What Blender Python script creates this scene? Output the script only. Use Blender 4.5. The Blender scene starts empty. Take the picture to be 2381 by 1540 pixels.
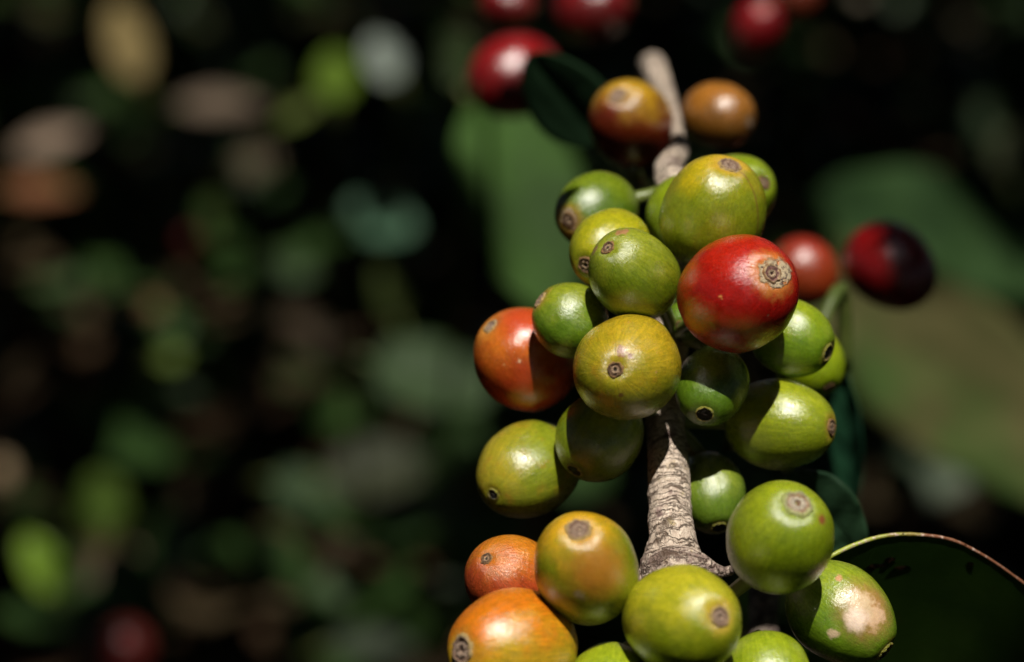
import bpy, math, random
import numpy as np
from mathutils import Vector, Matrix, noise

# ------------------------------------------------------------------ camera, sky, sun
S = bpy.context.scene
COL = S.collection
LENS, PITCH, CAM_H, D0 = 85.0, math.radians(20), 0.50, 0.300
FOCUS = D0 - 0.0042
cam_data = bpy.data.cameras.new("camera")
cam = bpy.data.objects.new("camera", cam_data)
COL.objects.link(cam)
cam.location = (0, 0, CAM_H)
cam.rotation_euler = (math.pi / 2 - PITCH, 0, 0)
cam_data.lens = LENS
cam_data.sensor_width = 36
cam_data.clip_start = 0.01
cam_data.clip_end = 400
cam_data.dof.use_dof = True
cam_data.dof.focus_distance = FOCUS
cam_data.dof.aperture_fstop = 11.2
S.camera = cam
S.cycles.use_denoising = True
S.cycles.max_bounces = 6
S.cycles.diffuse_bounces = 3

CX = Vector((1, 0, 0))
CY = Vector((0, math.sin(PITCH), math.cos(PITCH)))
CZ = Vector((0, -math.cos(PITCH), math.sin(PITCH)))
def cam_dir(x, y, z):
    return (CX * x + CY * y + CZ * z).normalized()
L = cam_dir(0.07, 0.725, 0.685)                       # towards the sun
ELEV, AZ = math.asin(L.z), math.atan2(L.x, L.y)

w = bpy.data.worlds.new("World"); S.world = w; w.use_nodes = True
nt = w.node_tree; nt.nodes.clear()
sk = nt.nodes.new("ShaderNodeTexSky"); sk.sky_type = 'NISHITA'; sk.sun_disc = False
sk.sun_elevation = ELEV; sk.sun_rotation = AZ
bg = nt.nodes.new("ShaderNodeBackground"); bg.inputs[1].default_value = 0.10
ow = nt.nodes.new("ShaderNodeOutputWorld")
nt.links.new(sk.outputs[0], bg.inputs[0]); nt.links.new(bg.outputs[0], ow.inputs[0])
sd = bpy.data.lights.new("sun", 'SUN'); sd.energy = 5.0; sd.angle = math.radians(0.53); sd.color = (1.0, 0.95, 0.87)
sun = bpy.data.objects.new("sun", sd); COL.objects.link(sun)
sun.rotation_euler = L.to_track_quat('Z', 'Y').to_euler(); sun.location = (0, -1, 3)
S.view_settings.view_transform = 'Standard'
S.view_settings.look = 'None'
S.view_settings.exposure = 0.0
S.view_settings.gamma = 1.0

# ------------------------------------------------------------------ helpers
K = LENS and 36.0 / LENS
def W(X, Y, d):                                     # photograph position (2381 wide) + distance -> world point
    x = (X - 1190.5) / 2381 * K * d
    y = -(Y - 770.0) / 2381 * K * d
    return Vector((0, 0, CAM_H)) + CX * x + CY * y - CZ * d
def px(n, d):                                       # length of n photograph pixels at distance d
    return n / 2381 * K * d
def ground_d(Y):
    y = -(Y - 770.0) / 2381 * K
    return CAM_H / (math.sin(PITCH) - y * math.cos(PITCH))
def lin(c, k=1.0):
    o = []
    for v in c:
        v /= 255.0
        o.append((v / 12.92 if v <= 0.04045 else ((v + 0.055) / 1.055) ** 2.4) * k)
    return (*o, 1.0)

def mesh_obj(name, verts, faces, mat, parent=None, loc=None, smooth=True, uvs=None):
    me = bpy.data.meshes.new(name)
    me.from_pydata([tuple(v) for v in verts], [], faces)
    if uvs is not None:
        ul = me.uv_layers.new(name="UVMap")
        idx = np.empty(len(me.loops), dtype=np.int32); me.loops.foreach_get("vertex_index", idx)
        ul.data.foreach_set("uv", np.asarray(uvs, dtype=np.float32)[idx].ravel())
    if smooth:
        me.polygons.foreach_set("use_smooth", [True] * len(me.polygons))
    me.materials.append(mat)
    me.update()
    o = bpy.data.objects.new(name, me); COL.objects.link(o)
    if parent: o.parent = parent
    if loc is not None: o.location = loc
    return o
def empty(name, loc, rot=None):
    o = bpy.data.objects.new(name, None); COL.objects.link(o)
    o.empty_display_size = 0.003
    o.location = loc
    if rot is not None: o.rotation_euler = rot
    return o
def tag(o, label=None, cat=None, group=None, kind=None):
    if label: o['label'] = label
    if cat: o['category'] = cat
    if group: o['group'] = group
    if kind: o['kind'] = kind
    return o

class NT:                                           # small node-tree writer
    def __init__(s, name):
        s.m = bpy.data.materials.new(name); s.m.use_nodes = True
        s.t = s.m.node_tree; s.t.nodes.clear()
    def n(s, ty, **kw):
        nd = s.t.nodes.new(ty)
        for k, v in kw.items(): setattr(nd, k, v)
        return nd
    def l(s, a, b): s.t.links.new(a, b)
    def setin(s, sock, v):
        if hasattr(v, 'links') or isinstance(v, bpy.types.NodeSocket): s.l(v, sock)
        else: sock.default_value = v
    def math(s, op, a, b=0.0, c=None, clamp=False):
        nd = s.n("ShaderNodeMath", operation=op, use_clamp=clamp)
        s.setin(nd.inputs[0], a); s.setin(nd.inputs[1], b)
        if c is not None: s.setin(nd.inputs[2], c)
        return nd.outputs[0]
    def vmath(s, op, a, b=(0, 0, 0), out=0):
        nd = s.n("ShaderNodeVectorMath", operation=op)
        s.setin(nd.inputs[0], a)
        if op == 'SCALE': s.setin(nd.inputs[3], b)
        else: s.setin(nd.inputs[1], b)
        return nd.outputs[out]
    def noise(s, vec, scale, detail=3.0, rough=0.55, out=0, dist=0.0):
        nd = s.n("ShaderNodeTexNoise")
        s.l(vec, nd.inputs['Vector']); nd.inputs['Scale'].default_value = scale
        nd.inputs['Detail'].default_value = detail; nd.inputs['Roughness'].default_value = rough
        nd.inputs['Distortion'].default_value = dist
        return nd.outputs[out]
    def rng(s, v, a, b, c=0.0, d=1.0, smooth=True):
        nd = s.n("ShaderNodeMapRange", interpolation_type='SMOOTHSTEP' if smooth else 'LINEAR')
        s.setin(nd.inputs[0], v)
        for i, x in enumerate((a, b, c, d)): s.setin(nd.inputs[i + 1], x)
        return nd.outputs[0]
    def mix(s, f, a, b, mode='MIX'):
        nd = s.n("ShaderNodeMix", data_type='RGBA', blend_type=mode)
        s.setin(nd.inputs[0], f); s.setin(nd.inputs[6], a); s.setin(nd.inputs[7], b)
        return nd.outputs[2]
    def bump(s, h, dist, strength=1.0, prev=None):
        nd = s.n("ShaderNodeBump"); s.setin(nd.inputs['Height'], h)
        nd.inputs['Distance'].default_value = dist; s.setin(nd.inputs['Strength'], strength)
        if prev is not None: s.l(prev, nd.inputs['Normal'])
        return nd.outputs[0]
    def sep(s, v):
        nd = s.n("ShaderNodeSeparateXYZ"); s.l(v, nd.inputs[0]); return nd.outputs
    def comb(s, x, y, z):
        nd = s.n("ShaderNodeCombineXYZ"); s.setin(nd.inputs[0], x); s.setin(nd.inputs[1], y); s.setin(nd.inputs[2], z)
        return nd.outputs[0]
    def finish(s, **kw):
        p = s.n("ShaderNodeBsdfPrincipled"); o = s.n("ShaderNodeOutputMaterial")
        for k, v in kw.items(): s.setin(p.inputs[k.replace('_', ' ')], v)
        s.l(p.outputs[0], o.inputs[0]); s.p = p; s.o = o
        return s.m

# ------------------------------------------------------------------ materials
def skin_material(b, A, B, bdir, blo, bhi, C, seed, cork=0.0, scars=(), fleck=0.5, rough=0.225, bumpk=1.0, streak=0.30, seam=None):
    g = NT("cherry_skin")
    tc = g.n("ShaderNodeTexCoord").outputs['Object']
    V = g.vmath('SCALE', tc, 1.0 / b)
    Vs = g.vmath('ADD', V, (seed * 3.7, seed * 1.9, seed * 5.3))
    x, y, z = g.sep(V)
    dot = g.vmath('DOT_PRODUCT', V, tuple(bdir), out=1)
    n1 = g.noise(Vs, 1.6, 4.0)
    bl = g.math('ADD', dot, g.math('MULTIPLY', g.math('SUBTRACT', n1, 0.5), 1.6))
    c = g.mix(g.rng(bl, blo, bhi), A, B)  # toward bdir: ripening blush, with some sunlight put into the colour
    # large soft mottling
    c = g.mix(g.rng(g.noise(Vs, 3.1, 5.0, 0.65), 0.52, 0.75, 0, 0.55), c, C)
    # streaks that run from calyx to stalk
    rad = g.vmath('NORMALIZE', g.comb(x, y, 0.0))
    sv = g.vmath('ADD', g.vmath('MULTIPLY', rad, (14, 14, 14)), g.vmath('MULTIPLY', Vs, (0.5, 0.5, 1.6)))
    st = g.noise(sv, 1.6, 5.0, 0.7, dist=0.6)
    c = g.mix(1.0, c, g.mix(g.rng(st, 0.30, 0.70), (1 - streak, 1 - streak * 0.8, 1 - streak, 1), (1 + streak * .6, 1 + streak * .5, 1 + streak * .4, 1)), 'MULTIPLY')
    gr = g.noise(Vs, 42.0, 2.0, 0.6)
    c = g.mix(1.0, c, g.mix(g.rng(gr, 0.35, 0.65), (0.84, 0.84, 0.80, 1), (1.16, 1.15, 1.12, 1)), 'MULTIPLY')
    c = g.mix(1.0, c, g.mix(g.rng(g.noise(g.vmath('ADD', Vs, (4, 8, 2)), 7.0, 6.0, 0.75, dist=0.5), 0.36, 0.62), (0.86, 0.89, 0.80, 1), (1.10, 1.08, 1.06, 1)), 'MULTIPLY')
    # pale lenticels
    vo = g.n("ShaderNodeTexVoronoi"); g.l(Vs, vo.inputs['Vector']); vo.inputs['Scale'].default_value = 8.0
    vr = g.sep(vo.outputs['Color'])[0]
    fsz = g.math('MULTIPLY', g.rng(vr, 0.55, 1.0, 0.0, 0.16, False), fleck)
    fm = g.math('MULTIPLY', g.math('GREATER_THAN', fsz, 0.004), g.rng(g.math('SUBTRACT', vo.outputs['Distance'], fsz), -0.03, 0.02, 1.0, 0.0))
    c = g.mix(g.math('MULTIPLY', fm, 0.55), c, lin((205, 165, 110)))
    ridge = g.math('MULTIPLY', fm, 0.5)
    vf = g.n("ShaderNodeTexVoronoi"); g.l(Vs, vf.inputs['Vector']); vf.inputs['Scale'].default_value = 24.0
    ff = g.math('MULTIPLY', g.rng(vf.outputs['Distance'], 0.05, 0.16, 1.0, 0.0), g.rng(g.sep(vf.outputs['Color'])[0], 0.62, 0.75))
    ff = g.math('MULTIPLY', ff, g.rng(g.noise(Vs, 2.0, 2.0), 0.42, 0.62))
    c = g.mix(g.math('MULTIPLY', ff, min(0.5, 0.9 * fleck)), c, lin((225, 180, 120)))
    vo2 = g.n("ShaderNodeTexVoronoi"); g.l(Vs, vo2.inputs['Vector']); vo2.inputs['Scale'].default_value = 3.1
    v2 = g.sep(vo2.outputs['Color'])
    wob = g.math('MULTIPLY', g.math('SUBTRACT', g.noise(Vs, 22.0, 3.0), 0.5), 0.22)
    bsz = g.rng(v2[1], 0.72, 1.0, -0.05, 0.12 * fleck * 2, False)
    bm = g.rng(g.math('SUBTRACT', g.math('ADD', vo2.outputs['Distance'], wob), bsz), -0.02, 0.015, 1.0, 0.0)
    c = g.mix(g.math('MULTIPLY', bm, 0.7), c, lin((120, 85, 50)))
    # cork
    corkcol = g.mix(g.rng(g.noise(Vs, 15.0, 5.0, 0.7), 0.38, 0.50), lin((74, 46, 34)), lin((200, 178, 140)))
    cm = None
    rho = g.math('POWER', g.math('ADD', g.math('MULTIPLY', x, x), g.math('MULTIPLY', y, y)), 0.5)
    wob2 = g.math('MULTIPLY', g.math('SUBTRACT', g.noise(Vs, 5.5, 4.0, 0.7), 0.5), 0.42)
    if cork > 0:
        q = g.math('ADD', rho, wob2)
        cm = g.math('MULTIPLY', g.rng(q, cork - 0.02, cork + 0.03, 1.0, 0.0), g.math('GREATER_THAN', z, 0.0))
        halo = g.math('MULTIPLY', g.rng(q, cork, cork + 0.30, 1.0, 0.0), g.math('GREATER_THAN', z, 0.0))
        c = g.mix(g.math('MULTIPLY', halo, 0.45), c, lin((222, 165, 70)))
    for (sd_, sr, sc_, el) in scars:
        q = g.vmath('SUBTRACT', V, tuple(sd_))
        q = g.vmath('LENGTH', q, out=1)
        q = g.math('ADD', q, g.math('MULTIPLY', wob2 if sr > 0.08 else g.math('MULTIPLY', g.math('SUBTRACT', g.noise(Vs, 17.0, 3.0), 0.5), 0.16), 0.9 * el if sr > 0.08 else 1.0))
        soft = 0.5 if (sr >= 0.38 and sc_ is not None) else 0.14 if (sr >= 0.2 and sc_ is not None) else (0.05 if sr > 0.08 else 0.02)
        m = g.rng(q, sr - 0.02 - soft * 0.4, sr + soft, 1.0 if soft < 0.2 else 0.8, 0.0)
        if sc_ is None:
            cm = m if cm is None else g.math('MAXIMUM', cm, m)
        else:
            c = g.mix(m, c, g.mix(g.noise(Vs, 7.0, 4.0), lin(sc_, 0.75), lin(sc_, 1.25)))
    if seam is not None:
        q = g.math('ABSOLUTE', g.math('ADD', g.vmath('DOT_PRODUCT', V, tuple(seam), out=1), g.math('MULTIPLY', g.math('SUBTRACT', g.noise(Vs, 3.0), 0.5), 0.05)))
        half = g.math('GREATER_THAN', g.vmath('DOT_PRODUCT', V, tuple(Vector(seam).cross(Vector((0, 0, 1)))), out=1), 0.0)
        sm = g.math('MULTIPLY', g.rng(q, 0.010, 0.030, 1.0, 0.0), half)
        c = g.mix(g.math('MULTIPLY', sm, 0.65), c, lin((120, 80, 40)))
    if cm is not None:
        c = g.mix(cm, c, corkcol)
    # relief
    wr = g.math('MULTIPLY', st, g.rng(rho, 0.15, 0.8, 1.0, 0.45))
    nb = g.bump(wr, 0.00018 * bumpk, 0.5)
    nb = g.bump(g.noise(Vs, 14.0, 3.0, 0.6), 0.00010 * bumpk, 0.5, nb)
    nb = g.bump(gr, 0.000036 * bumpk, 0.8, nb)
    nb = g.bump(g.math('ADD', ridge, g.math('MULTIPLY', bm, -0.6)), 0.00010, 1.0, nb)
    if cm is not None:
        nb = g.bump(g.math('MULTIPLY', cm, g.math('ADD', g.noise(Vs, 24.0, 4.0, 0.7), 0.3)), 0.00030, 1.0, nb)
    rg = g.math('ADD', g.rng(g.noise(Vs, 9.0, 4.0, 0.7), 0.3, 0.7, rough - 0.05, rough + 0.08), g.rng(g.noise(Vs, 2.4, 3.0), 0.45, 0.7, 0.0, 0.10))
    if cm is not None:
        rg = g.math('ADD', rg, g.math('MULTIPLY', cm, 0.35))
    return g.finish(Base_Color=c, Roughness=rg, Normal=nb, Specular_IOR_Level=0.85,
                    Coat_Weight=0.5, Coat_Roughness=g.math('ADD', rg, 0.05), Coat_Normal=nb,
                    Subsurface_Weight=0.07, Subsurface_Radius=(1.0, 0.6, 0.2), Subsurface_Scale=0.0009)

def calyx_material(rc, style, seed):
    g = NT("calyx_scar")
    tc = g.n("ShaderNodeTexCoord").outputs['Object']
    V = g.vmath('SCALE', tc, 1.0 / rc)
    x, y, z = g.sep(V)
    Vs = g.vmath('ADD', V, (seed, seed * 2.0, 0))
    rho = g.math('POWER', g.math('ADD', g.math('MULTIPLY', x, x), g.math('MULTIPLY', y, y)), 0.5)
    q = g.math('ADD', rho, g.math('MULTIPLY', g.math('SUBTRACT', g.noise(Vs, 2.2, 4.0, 0.7), 0.5), 0.25 if style == 'dark' else 0.75))
    cr = g.n("ShaderNodeValToRGB"); g.l(q, cr.inputs[0])
    pal = {
        'ring': [(0.0, (45, 12, 10)), (0.17, (70, 25, 18)), (0.26, (190, 170, 140)), (0.46, (150, 120, 100)), (0.56, (95, 50, 48)), (0.72, (140, 100, 95)), (0.9, (205, 180, 140)), (1.0, (150, 110, 70))],
        'small': [(0.0, (40, 26, 18)), (0.2, (60, 40, 28)), (0.32, (185, 160, 130)), (0.6, (130, 100, 75)), (0.72, (70, 50, 32)), (1.0, (150, 115, 70))],
        'dark': [(0.0, (70, 55, 45)), (0.14, (28, 22, 14)), (0.7, (22, 20, 10)), (0.84, (40, 34, 14)), (0.92, (190, 175, 95)), (1.0, (150, 150, 60))],
        'pale': [(0.0, (120, 85, 55)), (0.12, (150, 120, 95)), (0.3, (214, 208, 186)), (0.55, (200, 186, 166)), (0.66, (160, 122, 92)), (0.8, (196, 196, 150)), (1.0, (180, 190, 110))],
        'grey': [(0.0, (110, 84, 72)), (0.25, (164, 138, 118)), (0.5, (176, 154, 134)), (0.72, (134, 104, 86)), (0.9, (178, 154, 120)), (1.0, (190, 164, 104))],
    }[style]
    e = cr.color_ramp.elements
    while len(e) > 1: e.remove(e[-1])
    e[0].position, e[0].color = pal[0][0], lin(pal[0][1])
    for p, cc in pal[1:]:
        k = e.new(p); k.color = lin(cc)
    nz = g.noise(Vs, 6.0, 5.0, 0.75)
    c = g.mix(1.0, cr.outputs[0], g.mix(g.rng(nz, 0.35, 0.65), (0.55, 0.5, 0.48, 1), (1.25, 1.22, 1.18, 1)), 'MULTIPLY')
    nb = g.bump(nz, rc * 0.28, 0.9)
    return g.finish(Base_Color=c, Roughness=0.25 if style == 'dark' else 0.62, Normal=nb)

def bark_material(tone=1.0, fine=True):
    g = NT("bark")
    tc = g.n("ShaderNodeTexCoord").outputs['UV']         # u = around (mm), v = along (mm)
    ob = g.n("ShaderNodeTexCoord").outputs['Object']
    O = g.vmath('SCALE', ob, 1000.0)
    nz = g.noise(O, 0.5, 4.0, 0.6, out=1)
    D = g.vmath('ADD', tc, g.vmath('SCALE', g.vmath('SUBTRACT', nz, (0.5, 0.5, 0.5)), 1.9))
    x, y, _ = g.sep(D)
    # growth cracks across the branch
    cells = g.comb(g.math('MULTIPLY', x, 0.20), g.math('MULTIPLY', y, 1.55), 0.0)
    vo = g.n("ShaderNodeTexVoronoi", feature='DISTANCE_TO_EDGE'); g.l(cells, vo.inputs['Vector']); vo.inputs['Scale'].default_value = 1.0
    crk = g.math('MULTIPLY', g.rng(vo.outputs[0], 0.0, 0.085, 1.0, 0.0), g.rng(g.noise(O, 0.8, 3.0), 0.34, 0.54, 0.35, 1.0))
    cells2 = g.comb(g.math('MULTIPLY', x, 1.3), g.math('MULTIPLY', y, 0.55), 3.3)
    vo2 = g.n("ShaderNodeTexVoronoi", feature='DISTANCE_TO_EDGE'); g.l(cells2, vo2.inputs['Vector']); vo2.inputs['Scale'].default_value = 1.0
    crk2 = g.math('MULTIPLY', g.rng(vo2.outputs[0], 0.0, 0.05, 1.0, 0.0), g.rng(g.noise(O, 0.35, 3.0), 0.42, 0.62))
    cr = g.math('MAXIMUM', crk, crk2)
    fib = g.noise(g.comb(g.math('MULTIPLY', x, 6.0), g.math('MULTIPLY', y, 1.6), 0.0), 1.0, 5.0, 0.7)
    base = g.mix(g.rng(fib, 0.3, 0.7), lin((172, 148, 130), tone), lin((240, 224, 204), tone))
    base = g.mix(g.rng(g.noise(O, 0.42, 5.0, 0.7), 0.55, 0.72, 0, 0.75), base, lin((178, 160, 96), tone))
    base = g.mix(g.rng(g.noise(g.vmath('ADD', O, (7, 3, 1)), 0.30, 4.0, 0.65), 0.56, 0.70, 0, 0.8), base, lin((112, 84, 84), tone))
    node = g.math('MULTIPLY', g.rng(y, 24, 20), g.rng(g.noise(O, 0.6, 5.0, 0.7), 0.40, 0.55))
    base = g.mix(g.math('MULTIPLY', node, 0.7), base, lin((104, 78, 76), tone))
    c = g.mix(g.math('MULTIPLY', cr, 0.88), base, lin((70, 50, 34), tone))
    h = g.math('SUBTRACT', g.math('MULTIPLY', fib, 0.5), g.math('MULTIPLY', cr, 1.0))
    nb = g.bump(h, 0.00028, 1.0)
    nb = g.bump(g.noise(O, 2.0, 4.0, 0.7), 0.00025, 0.7, nb)
    return g.finish(Base_Color=c, Roughness=0.75, Normal=nb, Specular_IOR_Level=0.35)

_leafm = {}
def leaf_material(c1, c2, key, rough=0.35, trans=0.15, blotch=0.0, scale=1.0, spec=0.5, vein_k=0.2):
    if key in _leafm: return _leafm[key]
    g = NT("leaf_" + key)
    uv = g.n("ShaderNodeTexCoord").outputs['UV']
    ob = g.vmath('SCALE', g.n("ShaderNodeTexCoord").outputs['Object'], 100.0 / scale)
    u, v, _ = g.sep(uv)
    a = g.math('ABSOLUTE', g.math('SUBTRACT', v, 0.5))
    w1 = g.math('FRACT', g.math('ADD', g.math('MULTIPLY', u, 11.0), g.math('MULTIPLY', a, -6.0)))
    vein = g.math('MAXIMUM', g.rng(g.math('ABSOLUTE', g.math('SUBTRACT', w1, 0.5)), 0.0, 0.07, 1.0, 0.0), g.rng(a, 0.0, 0.035, 1.0, 0.0))
    n1 = g.noise(ob, 0.9, 4.0)
    c = g.mix(g.rng(n1, 0.35, 0.65), c1, c2)
    c = g.mix(g.math('MULTIPLY', vein, vein_k), c, tuple(min(1, k * 1.7) for k in c2[:3]) + (1,))
    if blotch:
        c = g.mix(g.rng(g.noise(ob, 1.5, 5.0, 0.7), 0.62, 0.72, 0, blotch), c, lin((70, 45, 25)))
    nb = g.bump(vein, 0.0004 * scale, vein_k)
    nb = g.bump(g.noise(ob, 2.5, 3.0), 0.0005 * scale, 0.5, nb)
    g.finish(Base_Color=c, Roughness=rough, Normal=nb, Specular_IOR_Level=spec)
    if trans:
        tr = g.n("ShaderNodeBsdfTranslucent"); g.l(c, tr.inputs[0])
        mx = g.n("ShaderNodeMixShader"); mx.inputs[0].default_value = trans
        g.l(g.p.outputs[0], mx.inputs[1]); g.l(tr.outputs[0], mx.inputs[2]); g.l(mx.outputs[0], g.o.inputs[0])
    _leafm[key] = g.m
    return g.m

# ------------------------------------------------------------------ geometry builders
def tube(points, radii, seg=24, closed_ends=True, jitter=0.0, seed=0, sub=1):
    """a tube through points; UVs are millimetres around and along"""
    P = [Vector(p) for p in points]
    if sub > 1:                                     # Catmull-Rom refinement
        Q, R = [], []
        n = len(P)
        for i in range(n - 1):
            p0, p1, p2, p3 = P[max(i - 1, 0)], P[i], P[i + 1], P[min(i + 2, n - 1)]
            r0, r1, r2, r3 = radii[max(i - 1, 0)], radii[i], radii[i + 1], radii[min(i + 2, n - 1)]
            for k in range(sub):
                t = k / sub
                f = lambda a, b, c, d: 0.5 * ((2 * b) + (c - a) * t + (2 * a - 5 * b + 4 * c - d) * t * t + (3 * b - a - 3 * c + d) * t ** 3)
                Q.append(f(p0, p1, p2, p3)); R.append(f(r0, r1, r2, r3))
        Q.append(P[-1]); R.append(radii[-1]); P, radii = Q, R
    verts, faces, uvs = [], [], []
    ref = Vector((0.3, -0.8, 0.5)).normalized(); al = 0.0
    T = (P[1] - P[0]).normalized(); N = ref.cross(T).normalized()
    rm = sum(radii) / len(radii)
    for i, p in enumerate(P):
        if i: al += (P[i] - P[i - 1]).length
        t = (P[min(i + 1, len(P) - 1)] - P[max(i - 1, 0)]).normalized()
        N = (N - t * N.dot(t)).normalized(); B = t.cross(N)
        for k in range(seg + 1):
            a = 2 * math.pi * k / seg
            d = N * math.cos(a) + B * math.sin(a)
            r = radii[i]
            if jitter:
                q = (p + d * r) * 1000
                kk = (k % seg)
                a2 = 2 * math.pi * kk / seg
                q = (p + (N * math.cos(a2) + B * math.sin(a2)) * r) * 1000
                r *= 1 + jitter * (noise.noise(q * 0.35 + Vector((seed, 0, 0))) + 0.6 * noise.noise(q * 1.1) + 0.25 * noise.noise(q * 2.7))
            verts.append(p + d * r); uvs.append((a * rm * 1000, al * 1000))
    m = seg + 1
    for i in range(len(P) - 1):
        for k in range(seg):
            faces.append((i * m + k, i * m + k + 1, (i + 1) * m + k + 1, (i + 1) * m + k))
    if closed_ends:
        for base, c, fl in ((0, P[0], True), ((len(P) - 1) * m, P[-1], False)):
            verts.append(c); uvs.append((0, 0)); ci = len(verts) - 1
            for k in range(seg):
                f = (base + k + 1, base + k, ci) if fl else (base + k, base + k + 1, ci)
                faces.append(f)
    return verts, faces, uvs

def tube_obj(name, points, radii, mat, parent=None, origin=None, **kw):
    o0 = Vector(origin) if origin is not None else Vector(points[0])
    v, f, uv = tube(points, radii, **kw)
    return mesh_obj(name, [a - o0 for a in v], f, mat, parent, o0 if parent is None else (0, 0, 0), uvs=uv)

def leaf_grid(length, width, nu=28, nv=12, droop=0.2, cup=0.1, wave=0.03, seed=0, blunt=False, thick=0.0004, ripple=0.02):
    """leaf along +X, across Y, top side +Z; two skins joined at the rim"""
    rows = []
    for i in range(nu + 1):
        t = i / nu
        if blunt: hw = math.sin(math.pi * min(1, t ** 0.8)) ** 0.55 if 0 < t < 1 else 0
        else: hw = (math.sin(math.pi * t ** 0.85) ** 0.85) * (1 - 0.35 * t ** 3) if 0 < t < 1 else 0.0
        hw = max(hw, 0.012)
        r = []
        for j in range(nv + 1):
            s = j / nv * 2 - 1
            x = length * t; y = s * hw * width / 2
            z = -droop * length * t * t + cup * width * s * s * hw - 0.04 * width * (1 - min(1, abs(s) * 4)) \
                + wave * width * abs(s) * math.sin(t * 19 + seed + (0 if s > 0 else 1.7)) + ripple * width * math.sin(t * 31 + abs(s) * 5 + seed)
            r.append(Vector((x, y, z)))
        rows.append(r)
    V = [p for r in rows for p in r]; m = nv + 1
    top = len(V)
    UV = [(i / nu, j / nv) for i in range(nu + 1) for j in range(nv + 1)]
    V += [p - Vector((0, 0, thick)) for p in V]; UV += UV
    F = []
    for i in range(nu):
        for j in range(nv):
            a, b, c, d = i * m + j, (i + 1) * m + j, (i + 1) * m + j + 1, i * m + j + 1
            F.append((a, b, c, d)); F.append((a + top, d + top, c + top, b + top))
    rim = [i * m for i in range(nu + 1)] + [nu * m + j for j in range(1, m)] + [i * m + nv for i in range(nu - 1, -1, -1)] + [j for j in range(nv - 1, 0, -1)]
    for k in range(len(rim)):
        a, b = rim[k], rim[(k + 1) % len(rim)]
        F.append((a, a + top, b + top, b))
    return V, F, UV

def place_leaf(name, base, direction, normal, length, width, mat, label, cat='leaf', group=None, petiole=None, pmat=None, **kw):
    V, F, UV = leaf_grid(length, width, **kw)
    X = Vector(direction).normalized(); N = Vector(normal); N = (N - X * N.dot(X)).normalized(); Y = N.cross(X)
    R = Matrix((X, Y, N)).transposed()
    if petiole is None:
        o = mesh_obj(name, [R @ v for v in V], F, mat, None, base, uvs=UV)
        tag(o, label, cat, group); return o
    e = empty(name, base); tag(e, label, cat, group)
    mesh_obj('blade', [R @ v for v in V], F, mat, e, (0, 0, 0), uvs=UV)
    pts = [Vector(p) for p in petiole]
    tube_obj('petiole', pts, [0.0011] * len(pts), pmat or mat, e, origin=base, seg=10, sub=4)
    return e

# ------------------------------------------------------------------ the branch the cherries sit on
def Z(X, Y, z): return W(X, Y, D0 - z * 0.001)      # z = millimetres nearer than the cluster plane
bark = bark_material()
axis_px = [  # X, Y, z, radius in px
    (1700, 1660, 8, 62), (1660, 1560, 7, 60), (1610, 1440, 4, 62), (1578, 1370, 1, 84), (1566, 1325, 0, 82), (1563, 1285, -1, 66), (1561, 1240, -1.5, 55), (1558, 1180, -4, 50),
    (1555, 1110, -6.5, 48), (1553, 1050, -9.5, 46), (1548, 985, -12.5, 45), (1548, 900, -14, 44), (1560, 780, -15, 44),
    (1570, 660, -18, 44), (1572, 540, -22, 42), (1570, 440, -27, 42), (1552, 394, -31, 32), (1580, 350, -38, 25), (1577, 318, -46, 16),
    (1570, 272, -58, 14), (1549, 220, -68, 22), (1526, 172, -76, 30), (1517, 152, -96, 29), (1516, 172, -150, 26), (1520, 200, -260, 20)]
bpts = [Z(a, b, c) for a, b, c, r in axis_px]
brad = [px(r, D0 - c * 0.001) for a, b, c, r in axis_px]
branch = empty('coffee_branch', bpts[3])
tag(branch, 'pale cracked grey-brown branch that the sunlit cherries crowd around', 'branch')
tube_obj('wood', bpts, brad, bark, branch, origin=bpts[3], seg=96, sub=22, jitter=0.085, seed=2)
# side spurs and old leaf scars of the node
def spur(pts, rad, name='spur'):
    tube_obj(name, [Z(*p) for p in pts], [px(r, D0) for r in rad], bark, branch, origin=bpts[3], seg=28, sub=8, jitter=0.10, seed=len(pts))
spur([(1590, 1318, 0.5), (1625, 1310, 1.0), (1655, 1322, 1.2), (1682, 1330, 1.2), (1702, 1326, 1.6)], [44, 26, 17, 13, 12])
spur([(1540, 1320, 0.5), (1512, 1345, 0.8), (1490, 1372, 0.8), (1468, 1400, 0.5)], [40, 34, 26, 20])
spur([(1580, 1036, -9.5), (1591, 1038, -9.0), (1598, 1042, -8.6), (1602, 1047, -8.4)], [15, 11, 8, 5])
# second stem, farther back, low down
stem = tube_obj('coffee_branch', [W(1780, 1330, .335), W(1777, 1400, .333), W(1774, 1480, .331), W(1768, 1620, .328), W(1760, 1900, .32)], [px(36, .33)] * 5,
                bark_material(0.62), None, seg=32, sub=6, jitter=0.05)
tag(stem, 'short pinkish brown branch seen between two green cherries at the bottom', 'branch')

# ------------------------------------------------------------------ cherries
# each: X, Y, z(mm), half length along projected axis px, half width px, calyx offset px (dx, dy) or axis, colours...
CH = []
def cherry(X, Y, z, rmaj, rmin, cal, A, B, C, label, style='small', rc=19, cork=0.0, bd=(0, 1, 0), bl=(-0.2, 0.9), rear=False, **kw):
    CH.append(dict(X=X, Y=Y, z=z, rmaj=rmaj, rmin=rmin, cal=cal, A=A, B=B, C=C, label=label, style=style, rc=rc, cork=cork, bd=bd, bl=bl, rear=rear, kw=kw))
G1, G2 = (118, 140, 34), (150, 160, 44)
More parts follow.
